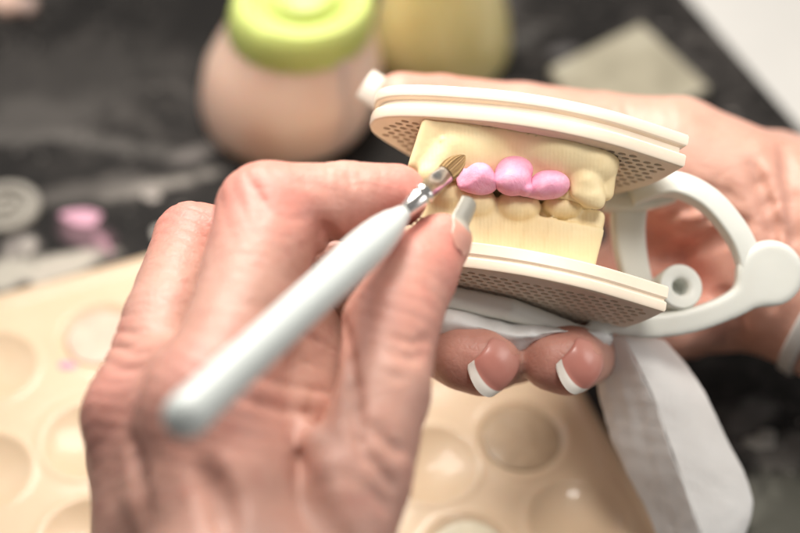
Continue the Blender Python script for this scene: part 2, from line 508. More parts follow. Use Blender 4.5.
# grey disc with concentric rings
c = T(6, 208, .254); prof = [(0, .1), (.12, .16), (.2, .16), (.26, .01), (.36, .01), (.42, .17), (.54, .17), (.6, .01), (.70, .01), (.76, .18), (1.0, .18), (1.06, .12), (1.07, 0)]
seg = 48; V = [(0, 0, .1)]; F = []
for r, z in prof[1:]:
    V += [(r * math.cos(2 * math.pi * k / seg), r * math.sin(2 * math.pi * k / seg), z) for k in range(seg)]
for k in range(seg): F.append((0, 1 + k, 1 + (k + 1) % seg))
for i in range(len(prof) - 2):
    for k in range(seg):
        F.append((1 + i * seg + k, 1 + (i + 1) * seg + k, 1 + (i + 1) * seg + (k + 1) % seg, 1 + i * seg + (k + 1) % seg))
F.append(tuple(1 + (len(prof) - 2) * seg + k for k in range(seg)))
V = np.array(V, float); V[:, 2] += 0
o = mesh('ringed_disc', V + c, F, plastic('disc_grey_rubber', (.30, .28, .245), .6, .1, .2), base=c, angle=30)
setp(o, 'grey disc of concentric rings lying on the mat at left', 'disc')

# ------------------------------------------------------------------ jars and slab behind
def turned(parent, name, base, prof, mat, seg=56, angle=40, deform=None, shear=0.0):
    V = []; F = []
    for r, z in prof:
        for k in range(seg):
            a = 2 * math.pi * k / seg; rr = r if deform is None else deform(r, z, a)
            V.append((base[0] + shear * z + rr * math.cos(a), base[1] + rr * math.sin(a), base[2] + z))
    for i in range(len(prof) - 1):
        for k in range(seg):
            F.append((i * seg + k, i * seg + (k + 1) % seg, (i + 1) * seg + (k + 1) % seg, (i + 1) * seg + k))
    F.append(tuple(range(seg))[::-1]); F.append(tuple((len(prof) - 1) * seg + k for k in range(seg)))
    return mesh(name, V, F, mat, parent=parent, angle=angle)

def powder_plastic(name, c1, c2, c3, seam=True):
    t = NT(name); f = t.noise(30, 5, .6, .5)
    mp = t.n('ShaderNodeMapping'); mp.inputs['Scale'].default_value = (1, 1, .3); t.l(t.coord(), mp.inputs['Vector'])
    g = t.noise(75, 5, .65, .8, mp.outputs['Vector'])
    c = t.ramp(f, [(.3, c1), (.5, c2), (.72, c3)])
    c = t.mix(t.math('MULTIPLY', t.ramp(g, [(.5, (0, 0, 0)), (.68, (1, 1, 1))]), .16), c, tuple(min(1, x * 1.2) for x in c3)); t.color(c)
    t.set(rough=.3, spec=.5, sss=.6, sssc=.02, coat=.35, coatr=.12); t.sssr((1, .6, .4)); return t.m

near = T(283, 168, .254); R0 = 2.85
bc = near + np.array([-.05, R0 * .86, 0])
SHEAR = .17
jar = thing('powder_bottle', bc, 'squat translucent bottle of peach powder with lime green cap', 'bottle')
BODY = powder_plastic('bottle_peach', (.80, .53, .42), (.84, .59, .47), (.84, .66, .56))
turned(jar, 'bottle_body', bc, [(2.0, 0), (2.45, .06), (2.72, .3), (2.85, .75), (2.9, 1.3), (2.84, 2.2), (2.6, 2.9), (2.36, 3.5), (2.22, 3.9), (2.15, 4.2), (2.1, 4.3)], BODY, shear=SHEAR)
sv, sf = strip([bc + np.array([math.cos(-.9) * r + SHEAR * z, math.sin(-.9) * r, z]) for r, z in [(2.8, .5), (2.86, .9), (2.88, 1.3), (2.82, 2.2), (2.58, 2.9), (2.34, 3.5), (2.22, 3.9)]], (math.cos(-1.08), math.sin(-1.08), 0), .28, .1, .04)
mesh('mould_seam', sv, sf, plastic('seam_pale', (.60, .47, .41), .35), parent=jar)
LIME = plastic('cap_lime', (.54, .62, .19), .4, .05, .04, .3)
cap = turned(jar, 'cap', bc, [(2.1, 3.6), (2.2, 3.62), (2.26, 3.75), (2.22, 4.5), (2.16, 4.8), (2.0, 5.0), (1.8, 5.03), (1.62, 4.98), (1.5, 4.8), (1.36, 4.72), (1.2, 4.76), (1.1, 4.95), (1.0, 5.2), (.75, 5.32), (.3, 5.36)], LIME, deform=lambda r, z, a: r * (1 + (.008 * math.cos(28 * a) if 3.7 < z < 4.7 else 0)), shear=SHEAR)

near = T(442, 92, .254)
bc = near + np.array([0, 1.9, 0])
jar2 = thing('liquid_bottle', bc, 'olive cream translucent bottle standing behind the thumb tip', 'bottle')
OL = powder_plastic('bottle_olive', (.52, .43, .17), (.62, .54, .25), (.72, .66, .38))
turned(jar2, 'bottle_body', bc, [(1.95, 0), (2.2, .08), (2.34, .35), (2.36, .8), (2.26, 1.6), (2.05, 2.5), (1.8, 3.3), (1.5, 4.1), (1.2, 4.8), (1.0, 5.3), (.95, 6.2)], OL)
turned(jar2, 'bottle_neck', bc, [(1.05, 6.0), (1.15, 6.05), (1.15, 7.0), (1.0, 7.1)], plastic('neck_cream', (.66, .60, .40), .35))

# glass mixing slab lying on the mat
q = [T(548, 78, .254), T(640, 33, .254), T(708, 97, .254), T(600, 150, .254)]
def slab_mat():
    t = NT('slab_smeared_glass'); f = t.noise(40, 6, .6, .6)
    t.color(t.ramp(f, [(.32, (.25, .23, .17)), (.55, (.36, .33, .25)), (.72, (.48, .46, .38))]))
    t.set(rough=.3, spec=.5, coat=.3, coatr=.15); return t.m
qp = [(p[0], p[1]) for p in q]
sl = slab('mixing_slab', qp, .256, .75, slab_mat()); bm = sl.modifiers.new('bevel', 'BEVEL'); bm.width = .0008; bm.segments = 3
setp(sl, 'greyish beige glass mixing slab lying on the mat behind the hand', 'slab')

# ------------------------------------------------------------------ articulator
u = nrm([.98, -.195, -.02])
def frame_for(vdir):
    v = np.asarray(vdir, float); v = nrm(v - u * (v @ u)); return v, np.cross(u, v)
vU, nU = frame_for([-.10, -.25, -1]); vL, nL = frame_for([-.10, -.29, -1])

def outline():
    A = [(-3.64, 1.75), (-3.56, 1.28), (-3.25, .88), (-2.65, .52), (-1.75, .16), (-.6, -.18), (.6, -.32), (2.0, -.20), (3.72, .30)]
    B = [(3.72, .30), (3.35, 1.8), (2.7, 3.1), (1.9, 4.0), (.8, 4.45), (-.6, 4.4), (-1.9, 3.85), (-2.9, 2.95), (-3.5, 2.25), (-3.64, 1.75)]
    a = spline(A, 7); b = spline(B, 6)
    return np.concatenate([a[:-1], b[:-1]]) * np.array([.965, 1.0])
OUT = outline()

def inset(poly, d):
    n = len(poly); res = []
    for i in range(n):
        t1 = nrm(poly[i] - poly[i - 1]); t2 = nrm(poly[(i + 1) % n] - poly[i])
        n1 = np.array([-t1[1], t1[0]]); n2 = np.array([-t2[1], t2[0]])
        b = n1 + n2; b = b / max(b @ b / 2 if False else (1 + n1 @ n2), .3)
        res.append(poly[i] + b * d)
    return np.array(res)

def plate(name, parent, O, v, n, prof):
    """rim swept round OUT; underside really perforated with blind holes."""
    tocam = lambda uv, nn: O + uv[:, :1] * u + uv[:, 1:2] * v + np.broadcast_to(nn, (len(uv),))[:, None] * n
    Vs = []; F = []; m = len(OUT)
    for (nn, ins) in prof: Vs.append(tocam(inset(OUT, ins), nn))
    for i in range(len(prof) - 1):
        for k in range(m):
            k2 = (k + 1) % m
            F.append((i * m + k, (i + 1) * m + k, (i + 1) * m + k2, i * m + k2))
    F.append(tuple((len(prof) - 1) * m + k for k in range(m))[::-1])
    off = len(prof) * m
    base2 = inset(OUT, prof[0][1])
    lim = inset(OUT, .28)
    def inside(pt, pl):
        x, y = pt; c = False; j = len(pl) - 1
        for i in range(len(pl)):
            if (pl[i][1] > y) != (pl[j][1] > y) and x < (pl[j][0] - pl[i][0]) * (y - pl[i][1]) / (pl[j][1] - pl[i][1]) + pl[i][0]: c = not c
            j = i
        return c
    holes = []; su, sv_ = .25, .235; row = 0
    y = .24
    while y < 4.5:
        x = -3.6 + (su / 2 if row % 2 else 0)
        while x < 3.8:
            if inside((x, y), lim): holes.append((x, y))
            x += su
        y += sv_; row += 1
    pts = [Vector(p) for p in base2]; edges = [(i, (i + 1) % m) for i in range(m)]
    nh = 8
    for (x, y) in holes:
        s = len(pts)
        for k in range(nh):
            a = 2 * math.pi * k / nh + .39
            pts.append(Vector((x + .096 * math.cos(a), y + .085 * math.sin(a))))
        edges += [(s + k, s + (k + 1) % nh) for k in range(nh)]
    vo, eo, fo, *_ = delaunay_2d_cdt(pts, edges, [], 0, 1e-5)
    H = np.array(holes); uv = np.array([(p.x, p.y) for p in vo])
    Vs.append(tocam(uv, prof[0][0])); flat = []
    for f in fo:
        cpt = uv[list(f)].mean(0)
        dd = ((H - cpt) / np.array([.093, .082])) ** 2
        if dd.sum(1).min() < 1.0 * .9: continue
        if not inside(cpt, base2): continue
        flat.append(tuple(off + i for i in f))
    F += flat
    off += len(uv); wallV = []; nn0, dep = prof[0][0], .38
    for hi, (x, y) in enumerate(holes):
        ring = np.array([(x + .096 * math.cos(2 * math.pi * k / nh + .39), y + .085 * math.sin(2 * math.pi * k / nh + .39)) for k in range(nh)])
        s = off + hi * 2 * nh
        wallV.append(tocam(ring, nn0)); wallV.append(tocam(ring, nn0 + dep))
        for k in range(nh):
            k2 = (k + 1) % nh
            F.append((s + k, s + k2, s + nh + k2, s + nh + k))
        F.append(tuple(s + nh + k for k in range(nh)))
    Vs += wallV
    return mesh(name, W(np.concatenate(Vs)), F, PLATE, parent=parent, angle=28)

OU = P(529, 131, 1.0); OL_ = P(510, 277, .95)
art = thing('dental_articulator', W(P(600, 330, -1.5)), 'cream plastic dental articulator with perforated plates holding tooth models', 'articulator')
PROFU = [(0, .07), (.02, .02), (.06, 0), (.27, 0), (.31, .03), (.325, .09), (.345, .13), (.47, .13), (.485, .09), (.50, .04), (.53, .01), (.57, 0), (.73, 0), (.78, .02), (.80, .07)]
plate('upper_plate', art, OU, vU, nU, PROFU)
PROFL = [(0, .07), (.02, .02), (.06, 0), (.22, 0), (.25, .02), (.265, .05), (.30, .05), (.32, .02), (.35, 0), (.58, 0), (.62, .03), (.63, .08)]
plate('lower_plate', art, OL_, vL, nL, PROFL)

def loc(p, O, v, n):
    q = p - np.asarray(O, np.float32)
    M = np.stack([u, n, v]).astype(np.float32)
    return q @ M.T

# upper cast (hangs from the upper plate)
def cast_upper(p):
    q = loc(p, OU, vU, nU)
    ql = q.copy(); ql[..., 0] -= .10 * q[..., 1]; ql[..., 2] += .26 * q[..., 1] + .42 * np.clip(1 - ((q[..., 0] - .2) / 2.3) ** 2, 0, 1) * np.clip(1 + q[..., 1] / .42, 0, 1) ** 1.3
    d = rbox(ql, (-2.36, -1.12, .46), (1.92, .05, 3.0), .12)
    d = smin(d, ell(p, P(473, 150, .12), (1.02, .86, .72)), .14)
    d = smin(d, ell(p, P(562, 150, .16), (1.08, .72, .78)), .14)
    d = smin(d, ell(p, P(592, 163, .16), (.62, .62, .72)), .14)
    d = smax(d, -rc(p, P(519, 138, 1.0), P(516, 166, .95), .08, .16), .25)           # groove between the roots
    tooth = smin(rc(p, P(586, 182, .5), P(591, 193, .54), .40, .32), rc(p, P(578, 192, .66), P(598, 202, .62), .17, .15), .14)
    tooth = smin(tooth, rc(p, P(605, 172, .32), P(605, 192, .34), .26, .2), .07)
    d = smin(d, tooth, .035)
    can = rc(p, P(452, 143, .50), P(431, 176, .56), .24, .30)
    can = smin(can, rc(p, P(441, 158, .4), P(436, 172, .4), .3, .34), .2)
    d = smin(d, can, .12)
    for cx, cy, r in ((442.5, 139.5, .08), (456, 139.5, .09)):
        d = smin(d, ell(p, P(cx, cy, .66), (r, r, .05)), .03)
    d = d + .018 * wob(p, 5.0, 3) + .006 * wob(p, 16., 4)
    return smax(d, q[..., 1] - .015, .02)

def cast_lower(p):
    q = loc(p, OL_, vL, nL)
    ql = q.copy(); ql[..., 0] -= .05 * q[..., 1]; ql[..., 2] += .16 * (q[..., 1] - .6)
    d = rbox(ql, (-2.2, .55, .26), (1.86, 1.62, 3.0), .07)
    d = smin(d, rbox(ql, (-2.1, 1.4, .50), (1.80, 1.92, 2.8), .12), .10)
    d = smin(d, rbox(ql, (.95, 1.4, .42), (1.84, 2.06, 2.6), .14), .12)
    for cx, cy, z, r in ((518, 207, .20, (.52, .37, .44)), (476, 203, .22, (.46, .38, .44)), (447, 196, .2, (.36, .36, .42)), (562, 207, .06, (.46, .28, .44))):
        t = ell(p, P(cx, cy, z), r)
        t = smin(t, ell(p, P(cx - 8, cy - 4, z + .1), (r[0] * .5, r[1] * .75, r[2] * .6)), .1)
        t = smin(t, ell(p, P(cx + 8, cy - 2, z + .1), (r[0] * .5, r[1] * .75, r[2] * .6)), .1)
        d = smin(d, t, .05)
    d = smin(d, rc(p, P(440, 203, .3), P(463, 186, .1), .13, .10), .08)
    d = d + .012 * wob(p, 5.5, 8) + .004 * wob(p, 18., 9) + .011 * np.sin(q[..., 0] * 19) * np.sin(q[..., 0] * 5.3 + 1)
    return smax(d, .615 - q[..., 1], .02)

v_, f_ = nets(cast_upper, P(425, 215, .5) + np.array([-.5, -.4, -4]), P(625, 110, .5) + np.array([.5, .3, 1.2]), .042, 1)
mesh('upper_cast', W(v_), f_, RESIN, parent=art)
v_, f_ = nets(cast_lower, P(425, 275, .5) + np.array([-.5, -.5, -4]), P(600, 175, .5) + np.array([.5, .2, 1.2]), .042, 1)
mesh('lower_cast', W(v_), f_, RESIN, parent=art)

# hinge frame: curved arms, boss, catch tab, bar under the lower plate
zR = -1.4
def path(pts): return spline([P(*p) for p in pts], 7)
dep = -vL
arcU = strip(path([(630, 196, zR - .5), (652, 187, zR - .2), (678, 185, zR), (708, 200, zR), (733, 228, zR), (747, 256, zR), (752, 287, zR)]), dep, .54, .5, .07)
neck = strip(path([(604, 196, zR - .9), (640, 195, zR - .7), (672, 186, zR - .5)]), dep, .75, .5, .12)
post = strip(path([(632, 192, zR - .9), (628, 222, zR - 1), (631, 255, zR - 1), (641, 290, zR - 1), (660, 326, zR - .8)]), dep, np.linspace(.9, .6, 29), .5, .12)
ua = mesh('hinge_arm', *(lambda j: (W(j[0]), j[1]))(join([arcU, neck, post])), FRAME, parent=art, angle=50)
tabc = P(769, 273, zR); FL2 = np.array([1, 1, 0.])
LOWP = spline([P(*c) for c in ((757, 286, zR), (738, 301, zR), (712, 313, zR), (680, 322, zR), (640, 325, zR), (600, 318, zR))], 3)
LOWR = np.r_[np.linspace(.36, .29, 6), np.full(10, .29)]
def barf(p):
    q = loc(p, OL_, vL, nL)
    q = q.copy(); q[..., 1] += .05 * (q[..., 0] + .5) ** 2 * .35
    q[..., 2] -= .42 * np.maximum(q[..., 0] - .3, 0)
    d = rbox(q, (-2.0, -.52, 1.25), (2.7, -.03, 3.8), .16)
    d = smax(d, -rc(q, (-1.2, -.62, 1.15), (1.6, -.62, 1.15), .16, .16), .15)
    p2 = p.copy(); p2[..., 2] = 0; d2 = None
    for a, b, ra, rb in zip(LOWP[:-1], LOWP[1:], LOWR[:-1], LOWR[1:]):
        e = rc(p2, a * FL2, b * FL2, ra, rb); d2 = e if d2 is None else np.minimum(d2, e)
    tp = p2 - (tabc * FL2).astype(np.float32)
    d2 = smin(d2, np.sqrt((tp * tp).sum(-1)) - .78, .22)
    d = smin(d, smax(d2, np.abs(p[..., 2] - np.float32(zR)) - .27, .1), .3)
    return d
v_, f_ = nets(barf, P(430, 350, 0) - np.array([.6, .6, 4.5]), P(800, 225, 0) + np.array([.5, .5, 1.5]), .065, 2)
mesh('mounting_arm', W(v_), f_, FRAME, parent=art)
bz = zR + .1; bc0 = P(681, 286, bz); bax = nrm(-vL + .12 * u - .06 * nL)
ring = []
for r, s in ((.50, -.9), (.54, -.2), (.54, -.03), (.50, .02), (.30, .02), (.22, -.02), (.2, -.06), (.2, -.6), (.01, -.6)): ring.append((r, s))
rv, rf = lathe([bc0 + bax * s for r, s in ring], [r for r, s in ring], u, 36)
A = []; e1_ = nrm(u - bax * (u @ bax)); e2_ = np.cross(bax, e1_)
for r, s in ring:
    for k in range(36):
        a = 2 * math.pi * k / 36; A.append(bc0 + bax * s + r * (math.cos(a) * e1_ + math.sin(a) * e2_))
mesh('hinge_boss', W(np.array(A)), rf, FRAME, parent=art, angle=40)

# ------------------------------------------------------------------ pink wax bridge
wx = thing('wax_bridge', W(P(515, 195, .6)), 'three joined pink wax crowns being modelled between the tooth models', 'wax bridge')
def crown(parts, k, seed, amp=.034, cutsp=()):
    def f(p):
        d = None
        for c, r in parts:
            e = ell(p, P(c[0], c[1], c[2] + SHZ), r); d = e if d is None else smin(d, e, k)
        for c, nn, o in cutsp: d = smax(d, (p - P(*c).astype(np.float32)) @ nrm(nn).astype(np.float32) - o, .06)
        return d + amp * wob(p, 6., seed) + .012 * wob(p, 17., seed + 1)
    return f
SHZ = .14
for parts, k, seed, cutsp in (
    ([((479, 178, .52), (.37, .37, .45)), ((470, 181, .55), (.24, .26, .36)), ((486, 183, .6), (.27, .24, .32)), ((462, 178, .62), (.13, .26, .24))], .06, 21, (((479, 178, .66), (-.55, .3, .75), .37), ((479, 178, .66), (.2, -.6, .75), .36))),
    ([((513, 180, .56), (.43, .37, .46)), ((514, 170, .42), (.42, .31, .40)), ((526, 189, .58), (.22, .18, .34))], .05, 24, (((513, 168, .54), (-.7, .5, .5), .36),)),
    ([((550, 184, .50), (.44, .33, .46)), ((541, 187, .52), (.30, .26, .38)), ((530, 191, .52), (.15, .13, .25))], .08, 27, (((550, 184, .64), (.1, .8, .6), .40),))):
    c0 = P(*parts[0][0]) + np.array([0, 0, SHZ]); v_, f_ = nets(crown(parts, k, seed, .03, cutsp), c0 - 1.0, c0 + 1.0, .035, 1)
    mesh('wax_crown', W(v_), f_, WAX, parent=wx)

# ------------------------------------------------------------------ brush
BA, BB = P(465, 155, 1.05), P(173, 428, 10.0)
bl = np.linalg.norm(BB - BA); bd = (BB - BA) / bl
at = lambda s: BA + bd * s
br = thing('brush', W(at(bl / 2)), 'fine wax modelling brush with white handle held between finger and thumb', 'brush')
view = nrm(np.array([0, 0, DIST]) - at(3)); flatref = nrm(view - bd * (view @ bd))
def brush_part(name, rows, mat, ang=False, seg=40, flat=None):
    v, f = lathe([at(s) for s, r in rows], [r for s, r in rows], flatref, seg, flat)
    hair = np.random.default_rng(3).uniform(0, 1, seg)
    atr = {'ang': np.tile(hair, len(rows))} if ang else None
    if ang:
        ctrs = np.repeat(np.array([at(s) for s, r in rows]), seg, 0)
        v = ctrs + (v - ctrs) * (1 + .09 * (np.tile(hair, len(rows)) - .5))[:, None]
    return mesh(name, W(v), f, mat, parent=br, angle=50, attrs=atr)
hs = [(3.05, .13), (3.1, .19), (3.3, .23), (3.6, .31), (4.0, .37), (4.4, .405), (4.9, .42), (5.6, .41), (6.6, .39), (8, .38), (9.4, .385), (10.6, .40), (11.1, .41)]
for k in range(1, 8):
    a = k / 7 * math.pi / 2; hs.append((11.1 + (bl - 11.1) * math.sin(a), max(.004, .41 * math.cos(a))))
brush_part('handle', hs, HANDLE)
brush_part('ferrule', [(.98, .15), (1.0, .20), (1.05, .215), (1.5, .225), (2.0, .215), (2.02, .235), (2.1, .235), (2.12, .21), (2.3, .205), (2.32, .225), (2.4, .225), (2.42, .20), (2.9, .18), (3.12, .16)], METAL, flat=[.6, .6, .6, .65, .8, .8, .8, .85, .9, .95, .95, 1, 1, 1])
bb = [(.0, .012), (.06, .05), (.15, .095), (.3, .15), (.5, .20), (.75, .225), (1.02, .21)]
brush_part('bristles', bb[::-1], BRISTLE, True, 110, [.7] * 7)

# ------------------------------------------------------------------ hands
def hand(name, chains, fills, joints, lo, hi, h, label, mat, creases=(), ridges=(), late=(), seed=0, blend=.22, lk=.1):
    def f0(p):
        d = None
        for ch in chains:
            dc = None
            for (a, ra), (b, rb) in zip(ch[:-1], ch[1:]):
                s = rc(p, P(*a), P(*b), ra, rb)
                dc = s if dc is None else smin(dc, s, .12)
            d = dc if d is None else smin(d, dc, blend)
        for a, b, ra, rb, k in fills:
            d = smin(d, rc(p, P(*a), P(*b), ra, rb), k)
        for ch in late:
            dc = None
            for (a, ra), (b, rb) in zip(ch[:-1], ch[1:]):
                s = rc(p, P(*a), P(*b), ra, rb)
                dc = s if dc is None else smin(dc, s, .15)
            d = smin(d, dc, lk)
        return d + .03 * wob(p, 2.6, seed) + .016 * wob(p, 6., seed + 1) + .007 * wob(p, 13., seed + 2)
    zs = np.linspace(hi[2], lo[2], 500)
    def onskin(px, py, sink):
        L_ = np.array([P(px, py, z) for z in zs]); v = f0(L_[None].astype(np.float32))[0]
        k = int(np.argmax(v < 0)) if (v < 0).any() else None
        return None if k is None else L_[k] - np.array([0, 0, sink])
    def segs(lst, fac):
        out = []
        for pts, r, k in lst:
            q = spline([(x, y, 0) for x, y in pts], 2)
            w_ = [onskin(a[0], a[1], fac * r) for a in q]
            n_ = len(w_)
            for i in range(n_ - 1):
                if w_[i] is None or w_[i + 1] is None or np.linalg.norm(w_[i] - w_[i + 1]) > 1.6: continue
                e = lambda j: r * (.45 + .55 * math.sin(math.pi * (j + .3) / (n_ - .4)))
                out.append((w_[i], w_[i + 1], e(i), e(i + 1), k))
        return out
    CR = segs(creases, .1); RD = segs(ridges, .75)
    def f(p):
        d = f0(p)
        for a, b, ra, rb, k in RD: d = smin(d, rc(p, a, b, ra, rb), k)
        for a, b, ra, rb, k in CR: d = smax(d, -rc(p, a, b, ra, rb), k)
        return d
    V, Q = nets(f, lo, hi, h, 2)
    N = vnormals(V, Q)
    fl = np.zeros(len(V)); disp = np.zeros(len(V))
    for (c, rad, fw, ax, amp, per) in joints:
        c = P(*c); d = V - c; dist = np.linalg.norm(d, axis=1)
        wgt = np.exp(-(dist / rad) ** 2 / 2)
        fl = np.maximum(fl, fw * wgt)
        if ax is not None:
            s = d @ nrm(ax)
            s = s + .06 * np.sin(d @ np.array([3.1, 2.3, 1.7]))
            disp -= amp * wgt * np.clip(np.cos(2 * math.pi * s / per), 0, 1) ** 3
    V = V + N * disp[:, None]
    Vw = W(V); base = np.array([Vw[:, 0].mean(), Vw[:, 1].mean(), Vw[:, 2].min()])
    o = mesh(name, Vw, Q, mat, base=base, attrs={'flush': fl})
    return setp(o, label, 'hand'), f

def nail(parent, tip, d, nr, w, L, rad, white=.28, mat=None, taper=.1, f=None, curve=.16):
    """curved nail plate: tip = middle of the free edge, d = pointing direction, nr = outward normal."""
    d = nrm(d); nr = nrm(np.asarray(nr, float) - d * np.dot(nr, d)); s = np.cross(d, nr)
    nu_, nv_ = 15, 24; th = .026; V = []; F = []; mi = []
    for layer in (0, 1):
        for j in range(nv_):
            t = j / (nv_ - 1)                              # 0 free edge .. 1 root
            for i in range(nu_):
                a = (i / (nu_ - 1) * 2 - 1)
                ww = w * (1 - taper * (1 - t) * .3) * (1 if t < .75 else math.sqrt(max(0, 1 - ((t - .75) / .27) ** 2)))
                edge = curve * w * (1 - a * a) * (1 - .6 * t)      # rounded free edge
                ang = a * ww / rad
                x = rad * math.sin(ang); y = rad * (math.cos(ang) - 1)
                lon = -L * t + edge
                sag = -.09 * L * (2 * t - .9) ** 2 * (1 if t > .45 else .6)
                V.append(tip + d * lon + s * x + nr * (y + sag))
    n2 = nu_ * nv_
    V = np.array(V); A_ = V[:n2]
    if f is not None:                                      # lie on the finger; only the free edge stands clear
        tt = np.repeat(np.arange(nv_) / (nv_ - 1), nu_)
        for _ in range(30):
            dd = f(A_[None].astype(np.float32))[0]
            A_ = A_ + nr * np.where(dd < .03, (.035 - dd) * .6, np.where(tt > white, -(dd - .035) * .5, 0))[:, None]
        G_ = A_.reshape(nv_, nu_, 3)
        for _ in range(2):
            G_[1:-1] = G_[1:-1] * .5 + .25 * (G_[:-2] + G_[2:])
        A_ = G_.reshape(-1, 3)
        for _ in range(12):
            dd = f(A_[None].astype(np.float32))[0]
            A_ = A_ + nr * np.where(dd < .03, (.034 - dd) * .7, 0)[:, None]
    V = np.concatenate([A_, A_ - nr * th])
    for j in range(nv_ - 1):
        for i in range(nu_ - 1):
            q = (j * nu_ + i, j * nu_ + i + 1, (j + 1) * nu_ + i + 1, (j + 1) * nu_ + i)
            m = 1 if (j + .5) / (nv_ - 1) < white * (1 - .45 * (2 * (i + .5) / (nu_ - 1) - 1) ** 2) else 0
            F.append(q[::-1]); mi.append(m); F.append(tuple(k + n2 for k in q)); mi.append(m)
    bor = [i for i in range(nu_)] + [j * nu_ + nu_ - 1 for j in range(1, nv_)] + [(nv_ - 1) * nu_ + i for i in range(nu_ - 2, -1, -1)] + [j * nu_ for j in range(nv_ - 2, 0, -1)]
    for k in range(len(bor)):
        a, b = bor[k], bor[(k + 1) % len(bor)]
        F.append((a, b, b + n2, a + n2)); mi.append(1 if (a // nu_) / (nv_ - 1) < white else 0)
    tt = np.repeat(np.arange(nv_) / (nv_ - 1), nu_); aa = np.tile(np.linspace(-1, 1, nu_), nv_)
    ed_ = tt - white * (1 - .2 * aa * aa)
    return mesh('fingernail', W(np.array(V)), F, mat or NWHITE, parent=parent, angle=60, attrs={'edge': np.concatenate([ed_, ed_])})

# -- hand with the brush (index over the brush, thumb on the right, three fingers curled below)
idx = [((205, 410, 5.8), 1.15), ((244, 312, 4.2), 1.06), ((270, 216, 2.7), 1.16), ((345, 200, 2.3), .84), ((396, 195, 2.1), .70)]
mid = [((140, 415, 4.2), 1.05), ((165, 320, 2.5), .88), ((192, 240, .4), .86), ((280, 250, .2), .80), ((350, 275, .9), .74), ((372, 262, .9), .62)]
rin = [((138, 450, 2.8), 1.0), ((175, 360, .8), .85), ((215, 290, -1.0), .8), ((290, 300, -.4), .75), ((350, 305, .2), .66)]
pin = [((155, 500, 1.6), .95), ((200, 410, 0), .75), ((235, 350, -1.2), .7), ((290, 350, -.6), .66), ((330, 345, -.2), .56)]
thu = [((318, 590, 6.7), 1.2), ((357, 475, 5.8), 1.04), ((384, 392, 4.9), .92), ((391, 325, 3.9), .98), ((417, 272, 3.0), .86), ((440, 243, 2.5), .66)]
fills = [((250, 640, 7.0), (205, 410, 5.5), 1.8, 1.25, .5), ((190, 640, 5.5), (142, 420, 4.0), 1.7, 1.15, .5), ((165, 640, 4.0), (140, 455, 2.7), 1.5, 1.0, .5),
         ((180, 640, 3.0), (158, 500, 1.8), 1.4, .95, .5), ((298, 335, 2.3), (308, 470, 4.2), .95, 1.1, .3), ((270, 300, 2.4), (282, 420, 4.2), .9, 1.1, .35), ((285, 430, 3.9), (288, 590, 5.6), 1.0, 1.3, .45),
         ((240, 440, 4.8), (250, 600, 6.2), 1.3, 1.7, .5), ((178, 395, 4.3), (198, 500, 5.4), 1.15, 1.5, .45), ((250, 640, 7), (270, 760, 8.4), 2.3, 2.5, .6), ((185, 640, 5), (210, 760, 6.6), 2.1, 2.4, .6),
         ((300, 600, 6.3), (310, 740, 7.8), 1.5, 1.7, .6)]
jts = [((268, 200, 3.2), .9, .85, (.5, .9, .6), .035, .34), ((345, 200, 2.6), .6, .5, (1, -.2, -.3), .03, .26), ((400, 192, 2.4), .6, .9, None, 0, 1),
       ((190, 220, .9), .8, .8, (.3, 1, -.3), .03, .3), ((205, 400, 6.4), 1.0, .45, (.3, 1, 0), .02, .3), ((125, 405, 4.6), .9, .55, (.1, 1, -.4), .03, .32),
       ((400, 322, 4.1), .8, .5, (.3, 1, -.4), .03, .33), ((434, 255, 2.9), .8, .95, None, 0, 1), ((370, 420, 5), .9, .1, (.2, 1, -.4), .015, .36),
       ((118, 350, 3.4), .7, .3, (.3, 1, -.3), .04, .4), ((370, 480, 6.0), 1.0, .1, (.5, .8, 0), .015, .42)]
cr1 = [([(344, 322), (350, 360), (356, 410), (364, 460)], .12, .14), ([(320, 222), (332, 240), (342, 262)], .12, .2), ([(116, 344), (134, 352), (152, 350)], .06, .12),
       ([(110, 362), (128, 370), (146, 366)], .05, .12), ([(120, 330), (140, 336)], .04, .1), ([(392, 334), (412, 342), (430, 338)], .06, .12), ([(392, 350), (410, 358), (426, 352)], .05, .12),
       ([(372, 425), (390, 445), (402, 452)], .06, .15), ([(370, 452), (384, 476), (396, 486)], .06, .15), ([(376, 490), (386, 510)], .05, .15), ([(386, 372), (408, 380)], .04, .12),
       ([(250, 345), (285, 352), (322, 368)], .04, .12), ([(248, 372), (290, 384), (330, 392)], .05, .14), ([(240, 398), (285, 410), (325, 414)], .05, .14), ([(262, 330), (300, 332), (328, 345)], .04, .12),
       ([(205, 470), (220, 500), (225, 530)], .12, .4), ([(130, 440), (140, 480), (145, 530)], .10, .35), ([(250, 175), (262, 200), (262, 225)], .03, .1), ([(345, 165), (352, 185)], .04, .12), ([(357, 165), (363, 186)], .04, .12)]
rd1 = [([(300, 420), (330, 470), (345, 520)], .16, .35)]
hb, hbf = hand('hand', [idx, mid, rin, pin], fills, jts, (-7.6, -9.2, -3.2), (2.6, 3.2, 11.0), .085,
             'wrinkled left hand gripping the white brush at front left', SKIN, cr1, rd1, [thu], 5, .12, lk=.07)
nail(hb, P(474, 204, 2.5), P(474, 204, 2.5) - P(444, 256, 3.0), (.86, .22, .45), .34, 1.2, .5, .58, NCLEAR, f=hbf, taper=.5, curve=.3)
nail(hb, P(420, 181, 2.3), nrm([.97, -.12, 0]), (.15, .93, .3), .36, .42, .5, .55, curve=.3)

